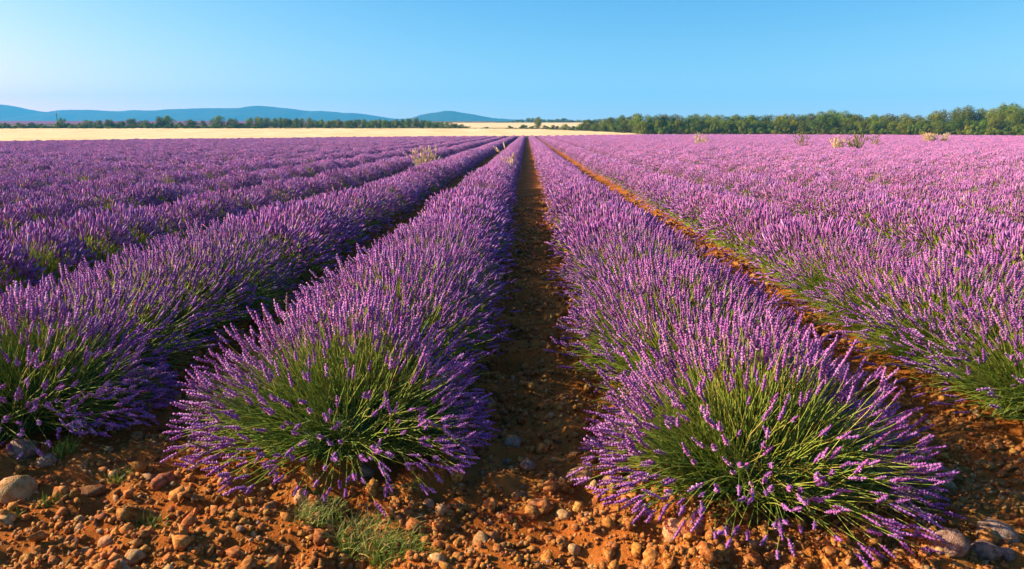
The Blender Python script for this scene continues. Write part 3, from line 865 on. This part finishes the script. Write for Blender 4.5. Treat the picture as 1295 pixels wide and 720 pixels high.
# hedge beyond the wheat
for hx, ht, hw_ in [(79, 150, 11), (113, 152.5, 16), (126, 152.5, 12), (140, 151.5, 12), (153, 154, 14), (168, 150.5, 18), (184, 153, 16), (205, 149, 14), (213, 147, 17), (243, 152, 18), (258, 153, 10), (275, 147.5, 18), (296, 150.5, 16), (316, 150, 12), (327, 149, 14)]:
    tree(hx, 259 + rnd.uniform(-2, 4), ht, hw_ * 1.35, 'small round tree standing out of the hedge beyond the wheat', 'trees of the hedge beyond the wheat')
top_h = prof([(325, 150), (340, 149.5), (385, 150.5), (430, 152), (450, 151.5), (500, 152), (527, 150), (540, 154), (575, 156), (592, 160)])
px = 332
while px < 592:
    tree(px, 259 + rnd.uniform(-2, 7), top_h(px) + rnd.uniform(-.6, 1.8), rnd.uniform(12, 19), 'bushy tree in the close-grown stretch of hedge beyond the wheat', 'trees of the close-grown hedge')
    px += rnd.uniform(5.5, 9.5)
px = -60
while px < 330:
    tree(px, 257 + rnd.uniform(-1, 2), 157.8 + rnd.uniform(-3.2, 2), rnd.uniform(12, 21), 'low shrub of the hedge beyond the wheat', 'shrubs of the hedge beyond the wheat', 's', 'hedge_shrub', 'shrub')
    px += rnd.uniform(4.5, 8)
px = 332
while px < 590:
    tree(px, 255.5 + rnd.uniform(-1, 1), 160.5 + rnd.uniform(-2, 2), rnd.uniform(8, 14), 'small shrub at the foot of the close-grown hedge', 'shrubs at the hedge foot', 's', 'hedge_shrub', 'shrub')
    px += rnd.uniform(8, 15)
for hx, ht, hw_, k in [(600, 163.3, 10, 's'), (614, 162, 12, 's'), (622, 163.5, 12, 's'), (645, 160.5, 9, 's'), (652, 163.5, 10, 's'), (663, 159.5, 14, 's'), (672, 161, 10, 's'), (680, 150.5, 13, 't'), (690, 160.5, 14, 's'), (702, 160, 14, 's'), (714, 157.5, 12, 't'),
                    (724, 161, 12, 's'), (735, 159, 13, 's'), (742, 152, 14, 't'), (752, 157, 16, 't'), (764, 158, 18, 't'), (778, 161, 14, 's'), (790, 160, 16, 's')]:
    d = float(np.interp(hx, [600, 680, 790], [254, 246, 204]))
    ht -= 1.0 if k == 's' else 0; hw_ *= 1.35
    if k == 't': tree(hx, d, ht, hw_, 'green tree among scattered shrubs below the pale far field', 'trees by the pale far field')
    else: tree(hx, d, ht, hw_, 'low shrub scattered in front of the pale far field', 'shrubs by the pale far field', 's', 'hedge_shrub', 'shrub')
px = 560
while px < 775:
    tp = prof([(560, 155), (600, 155.5), (640, 154), (655, 152.5), (668, 149.5), (680, 149), (690, 152), (712, 150.5), (725, 153), (745, 152), (775, 149)])(px)
    tree(px, 628 + rnd.uniform(0, 12), tp + rnd.uniform(-.4, .9), rnd.uniform(9, 15), 'distant tree on the skyline behind the pale far field', 'far skyline trees')
    px += rnd.uniform(5, 8)

# a thin pole standing by the hedge
pole = bpy.data.objects.new('utility_pole', None); col.objects.link(pole)
d = 262; pole.location = (px_at(74, d), d, float(T(d)))
tag(pole, None, 'thin wooden utility pole rising from the hedge beyond the wheat', 'pole')
mb = MB(); na = 8; V = []
for z, r in ((-.2, .13), (5.6, .09)):
    for i in range(na): V.append((r * math.cos(6.2832 * i / na), r * math.sin(6.2832 * i / na), z))
mb.add(np.array(V), np.array([(i, (i + 1) % na, na + (i + 1) % na, na + i) for i in range(na)]), None, .5)
link('shaft', mb.mesh('shaft', [M_BARK]), pole)
def boxmesh(name, sx, sy, sz, mat):
    V = [(x * sx, y * sy, z * sz) for x in (-.5, .5) for y in (-.5, .5) for z in (-.5, .5)]
    return new_mesh(name, np.array(V), np.array([(0, 1, 3, 2), (4, 6, 7, 5), (0, 4, 5, 1), (2, 3, 7, 6), (0, 2, 6, 4), (1, 5, 7, 3)]), mats=[mat], tone=np.full(8, .4))
link('crossarm', boxmesh('crossarm', .9, .1, .1, M_BARK), pole, loc=(0, -.11, 5.3))
for q in (-.38, .38): link('insulator', boxmesh('insulator', .07, .07, .16, M_STONE_GREY), pole, loc=(q, -.11, 5.42))

# ------------------------------------------------------------------ haze
hm = bpy.data.materials.new('haze'); hm.use_nodes = True
hn, hl = hm.node_tree.nodes, hm.node_tree.links
hn.remove(hn['Principled BSDF'])
pv = hn.new('ShaderNodeVolumePrincipled')
pv.inputs['Color'].default_value = (.06, .51, 1.0, 1)
pv.inputs['Density'].default_value = 2.6e-4
pv.inputs['Anisotropy'].default_value = 0.0
hl.new(pv.outputs[0], hn['Material Output'].inputs['Volume'])
ho = link('haze', boxmesh('haze', 8800, 4200, 192, hm), kind='stuff', label='pale blue air haze over the far hills', loc=(0, 1800, 94))
